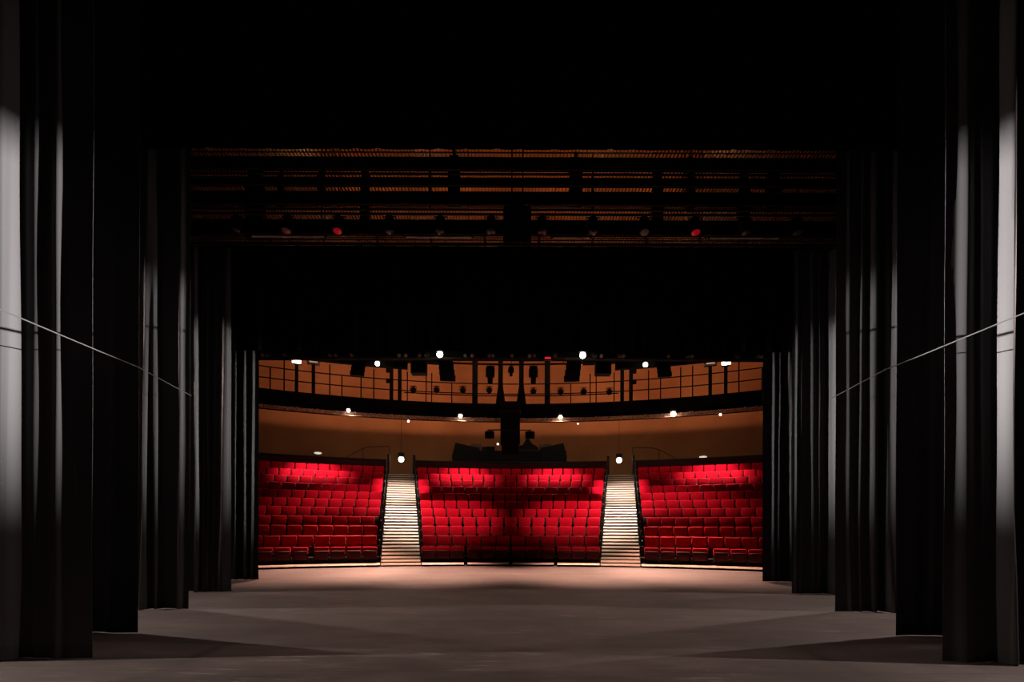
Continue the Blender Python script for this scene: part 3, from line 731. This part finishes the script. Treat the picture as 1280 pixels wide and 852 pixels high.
# unseen warm lamps added behind the bridge to light the rear wall
WX = (-7.6,-4.6,-1.6,1.6,4.6,7.6)
for x in WX:
    y = math.sqrt(24.0**2-x*x)
    p = Vector((x,y,9.88))
    r = thing('added_wash_lamp', f'unseen added wash lamp behind the bridge lighting the rear wall, {ORD[WX.index(x)+1]} from the left', 'lamp', p, 0, 'added wash lamps behind the bridge')
    b = MB(); b.bbox(-0.25,0.25,-0.15,0.05,-0.12,0.12,0.03); b.obj('housing', M_iron, r)
    b = MB(); b.bbox(-0.2,0.2,0.05,0.06,-0.09,0.09,0.004); b.obj('lens', M_dim, r)
    b = MB(); b.tube([(0,-0.05,0.1),(0,-0.05,13.99-p.z)],0.02,6); b.obj('hanger', M_iron, r)
    a = math.atan2(x,y)
    spot('added_wash_light', p+Vector((0,0.15,0)), polar(31.9,a*1.25,10.0), 680, 110, 0.9, (1,0.53,0.335), 0.75)

# ------------------------------------------------------------------ stage curtains
def curtain(name, lab, x0, x1, yd, z1, folds, amp, lean=0.0, m=M_cloth, seed=0, group='side legs of the stage', flare=0.03, cat='curtain', z0=0.012):
    """hanging cloth; folds is a list of (x, half-width, depth): rounded ridges towards the audience's far side (-y)"""
    rnd = random.Random(seed)
    root = thing(name, lab, cat, ((x0+x1)/2, yd, 0), 0, group)
    xc = (x0+x1)/2
    nx = max(60, int((x1-x0)/0.014)); nz = 26
    ph = [rnd.uniform(0,6.28) for _ in range(8)]
    T = 0.0015
    tl = [(rnd.uniform(-0.010,0.010), rnd.uniform(-0.03,0.03), rnd.uniform(0.6,1.4)) for _ in folds]
    def Y(x, z):
        mb = 0.0
        y = lean*(x1-x) if lean > 0 else -lean*(x-x0)
        low = max(0.0, 1-z/1.6)
        for (c, w, dpt), (ti, wb, ww) in zip(folds, tl):
            cc = c + ti*(z-2.5) + wb*low
            t = (x-cc)/(w*(1+0.4*low*(ww-0.6)))
            if abs(t) < 1: e_ = math.cos(t*PI/2)**2; y -= dpt*e_*(0.9+0.25*low*ww); mb = max(mb, e_*min(1, dpt/0.12))
        y += amp*math.sin(x*21+ph[0]+0.25*math.sin(z*0.8+ph[1])) + amp*0.6*math.sin(x*37+ph[2]+0.3*z)
        y += 0.0022*mb*(math.sin(x*95+ph[5]+0.5*math.sin(z*1.1+ph[6])) + 0.7*math.sin(x*171+ph[7]-0.6*math.sin(z*0.7)))
        y += flare*low*low*math.sin(x*6+ph[3])
        y += 0.004*math.sin(z*2.1+x*3+ph[4]) 
        return y
    zs = [z0 + (z1-z0)*(i/nz)**1.35 for i in range(nz+1)]
    def sheet(za, zb, zz, off, mm, nm, parent, thick):
        vs = []; fs = []; L_ = [z for z in zz if za <= z <= zb]
        for s in (0, 1):
            for z in L_:
                for i in range(nx+1):
                    x = x0+(x1-x0)*i/nx
                    vs.append((x-xc, Y(x,z) + (off if s == 0 else off+thick), z))
        W = nx+1; H = len(L_); K = W*H
        for j in range(H-1):
            for i in range(nx):
                a = j*W+i
                fs.append((a,a+1,a+W+1,a+W)); fs.append((K+a,K+a+W,K+a+W+1,K+a+1))
        for i in range(nx):
            fs.append((i,K+i,K+i+1,i+1)); a=(H-1)*W+i; fs.append((a,a+1,K+a+1,K+a))
        for j in range(H-1):
            a=j*W; fs.append((a,a+W,K+a+W,K+a)); a=j*W+nx; fs.append((a,K+a,K+a+W,a+W))
        b = MB(); b.add(vs, fs); return b.obj(nm, mm, parent, smooth=True)
    sheet(z0, z1, zs, 0, m, 'cloth', root, T)
    sheet(z0+0.004, z0+0.14, [z0+0.004, z0+0.07, z0+0.135], -0.0015, M_hem if m is M_cloth else m, 'hem', root, T+0.003)
    b = MB(); b.tube([(x0-xc,0.0,z1+0.04),(x1-xc,0.0,z1+0.04)],0.03,8); b.obj('hanging_pipe', M_iron, root)
    return root
def rnd_folds(x0, x1, n, seed, dep=(0.05,0.12), w=(0.04,0.09)):
    r = random.Random(seed); st = (x1-x0)/n
    return [(x0+st*(i+0.5)+r.uniform(-0.3,0.3)*st, r.uniform(*w), r.uniform(*dep)) for i in range(n)]
def X(px, d): return (px-CX)*d/F
def pxfolds(lst, d): return [(X(px,d), w, dp) for px, w, dp in lst]
def flanks(lst, d, sg):
    """folds whose lit flank spans the given columns; sg -1 for the left legs, 1 for the right"""
    out = []
    for a, b_, dp in lst:
        de = d - 0.5*dp; xa, xb = X(a,de), X(b_,de); w = abs(xb-xa)*1.2
        out.append((xb-w, w, dp) if sg < 0 else (xa+w, w, dp))
    return out
LEGS = [
 (5.2, 115, 7.4, 9.5, -1, [(3,22,0.16),(41,57,0.032),(69,76,0.022)], 'black side leg nearest on the left, with broad shiny folds', 6, 5.9),
 (5.2, 1180, 7.4, 9.5, 1, [(1194,1206,0.03),(1221,1226,0.022),(1249,1261,0.15),(1276,1290,0.14)], 'black side leg nearest on the right, with one bright narrow fold', 6, 5.9),
 (6.48, 173, 7.6, 9.5, -1, [], 'flat black leg close behind the nearest left leg', 7, 5.1),
 (6.48, 1120, 7.6, 9.5, 1, [], 'flat black leg close behind the nearest right leg', 7, 5.2),
 (8.4, 237, 8.2, 9.5, -1, [(181,188,0.16),(194,200,0.11),(225,230,0.06)], 'black left leg with two streaks, third from the front', 6, 6.5),
 (8.4, 1044, 8.2, 9.5, 1, [(1058,1061,0.035),(1071,1075,0.055),(1084,1092,0.12),(1101,1106,0.11),(1108,1117,0.2)], 'black right leg with soft streaks, third from the front', 5, 6.8),
 (10.75, 289, 8.8, 7.4, -1, [(246,251,0.19),(255,258,0.10),(261,265,0.1),(269,273,0.08),(281,290,0.10)], 'black left leg with close pale streaks, fourth from the front', 5, 7.1),
 (10.75, 990, 8.8, 7.4, 1, [(993,995,0.03),(999,1001,0.035),(1010,1016,0.06),(1020,1024,0.07),(1036,1044,0.27)], 'black right leg with one pale streak, fourth from the front', 5, 7.3),
 (13.25, 323, 10.4, 7.2, -1, [(295,298,0.14),(306,309,0.12),(315,317,0.07)], 'black left leg beside the red seats, farthest from the front', 8, 7.6),
 (13.25, 953, 10.4, 7.2, 1, [(965,967,0.06),(970,973,0.08),(981,983,0.08),(985,988,0.13)], 'black right leg beside the red seats, farthest from the front', 8, 7.7)]
for i, (d, px, xo, zt_, sg, fl, lab, nr, xr) in enumerate(LEGS):
    xi = X(px,d); f_ = flanks(fl,d,sg)
    rf = rnd_folds(sg*xr,sg*xo,nr,20+i,(0.05,0.12) if fl else (0.015,0.03),(0.07,0.14)) if sg > 0 else rnd_folds(-xo,-xr,nr,20+i,(0.05,0.12) if fl else (0.015,0.03),(0.07,0.14))
    curtain('side_curtain', lab, -xo if sg < 0 else xi, xi if sg < 0 else xo, d, zt_, f_+rf, 0.0004, -0.05*sg, seed=i+1)
d = 8.15; zb_ = CH+(HY-187)*d/F
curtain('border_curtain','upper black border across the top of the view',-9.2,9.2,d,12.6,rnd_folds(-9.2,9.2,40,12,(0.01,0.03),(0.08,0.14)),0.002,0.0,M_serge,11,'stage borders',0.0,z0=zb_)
d = 11.0; zb_ = CH+(HY-439)*d/F; zt_ = CH+(HY-308)*d/F
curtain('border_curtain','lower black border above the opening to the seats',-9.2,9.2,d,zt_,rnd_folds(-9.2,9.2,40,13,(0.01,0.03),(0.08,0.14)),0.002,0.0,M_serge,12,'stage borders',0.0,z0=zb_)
# taut cables between the legs
for sg, nm in ((-1,'left'),(1,'right')):
    e = Vector((sg*4.91, 6.46, 3.47)); k_ = Vector((sg*4.35, 5.24, 3.24)); f_ = Vector((sg*4.39, 4.55, 3.25)); g_ = f_ + (f_-k_)*(8.1/0.69)
    r = thing('tension_cable', f'taut thin steel cable strung along the inner edges of the {nm} legs', 'cable')
    b = MB(); b.tube([g_, f_, k_, e-Vector((sg*0.05,0,0)), (sg*5.38,8.34,3.60)],0.006,6); b.obj('wire', M_cable, r)
    b = MB(); b.tube([e-Vector((sg*0.05,0,0))-(e-k_).normalized()*0.10, e-Vector((sg*0.05,0,0))],0.014,6); b.obj('end_fitting', M_steel, r)

# ------------------------------------------------------------------ wing floodlights on booms behind the legs
FZ = 5.35
def boom(x, y, pw, lab, sp):
    s = 1 if x > 0 else -1
    r = thing('lighting_boom', lab, 'lamp', (x,y,0), 0, 'lighting booms in the wings')
    b = MB(); b.lathe([(0.35,0),(0.35,0.04),(0.05,0.07)],20); b.obj('base', M_iron, r, smooth=True)
    b = MB(); b.tube([(s*0.28,0,0.05),(s*0.28,0,FZ+0.1)],0.03,8); b.tube([(0,0,0.05),(s*0.28,0,0.09)],0.03,6); b.obj('pole', M_iron, r)
    # hooded housing, open below and to the stage
    b = MB(); b.box(-0.30,0.30,-0.30,0.17,FZ+0.022,FZ+0.05); b.box(-0.30,0.26,0.05,0.08,FZ-0.35,FZ+0.05) if s > 0 else b.box(-0.26,0.30,0.05,0.08,FZ-0.35,FZ+0.05); b.box(min(s*0.2,s*0.23),max(s*0.2,s*0.23),-0.25,0.25,FZ-0.15,FZ+0.10); b.obj('hood', M_black, r)
    b = MB(); b.tube([(s*0.10,-0.1,FZ-0.03),(s*0.10,0.1,FZ-0.03)],0.02,8); b.obj('tube', M_bulbw, r)
    point('wing_flood_light', (x-s*0.02, y, FZ-0.012), pw, (1,0.77,0.68), 0.018)
    # shuttered side lamp lower on the pole: one shutter above, one towards the house
    LZ = 3.15; xl = x+s*0.02
    b = MB(); b.bbox(min(x+s*0.06,x+s*0.40),max(x+s*0.06,x+s*0.40),y-0.13,y+0.13,LZ-0.13,LZ+0.13,0.03); b.obj('side_lamp', M_black, r)
    r.children[-1].location = (-x,-y,0)
    xa, xb = sorted((xl-s*0.30, xl+s*0.05))
    b = MB(); b.box(xa-x,xb-x,-0.25,0.10,LZ+0.047,LZ+0.053); b.box(xa-x,xb-x,0.018,0.024,LZ-0.22,LZ+0.05); b.obj('shutter', M_black, r)
    spot('side_lamp_light', (xl,y,LZ), (-s*5.6,y+0.25,LZ+1.35), sp, 25, 0.95, (1,0.95,0.93), 0.006)
for s, nm in ((-1,'left'),(1,'right')):
    for y, pw, sp, q in ((4.72,1450,80000,'nearest the front'),(7.9,1000,17000,'between second and third legs'),(10.25,800,22000,'between third and fourth legs'),(12.75,400,18000,'between the last two legs')):
        boom(s*(9.4 if y < 12 else 11.2), y, pw, f'black lighting boom in the {nm} wing, {q}', sp)

# ------------------------------------------------------------------ camera, world, view
w = bpy.data.worlds.new('World'); SC.world = w; w.use_nodes = True
w.node_tree.nodes['Background'].inputs['Color'].default_value = (0,0,0,1)
w.node_tree.nodes['Background'].inputs['Strength'].default_value = 0
cam = bpy.data.cameras.new('Camera'); co = bpy.data.objects.new('Camera', cam); COL.objects.link(co)
co.location = (0,0,CH)
cam.sensor_width = 36; cam.lens = F/1280*36
cam.shift_y = (HY-426)/1280; cam.shift_x = (640-CX)/1280
co.rotation_euler = (PI/2, RAD(0.25), 0)
co.rotation_mode = 'XYZ'
co.matrix_world = Matrix.Translation((0,0,CH)) @ Matrix.Rotation(PI/2,4,'X') @ Matrix.Rotation(RAD(0.22),4,'Z')
cam.clip_start = 0.05; cam.clip_end = 200
SC.camera = co
SC.view_settings.view_transform = 'Standard'; SC.view_settings.look = 'None'
SC.view_settings.gamma = 1; SC.view_settings.exposure = 0; SC.view_settings.use_curve_mapping = False
SC.cycles.use_denoising = True
SC.cycles.max_bounces = 6
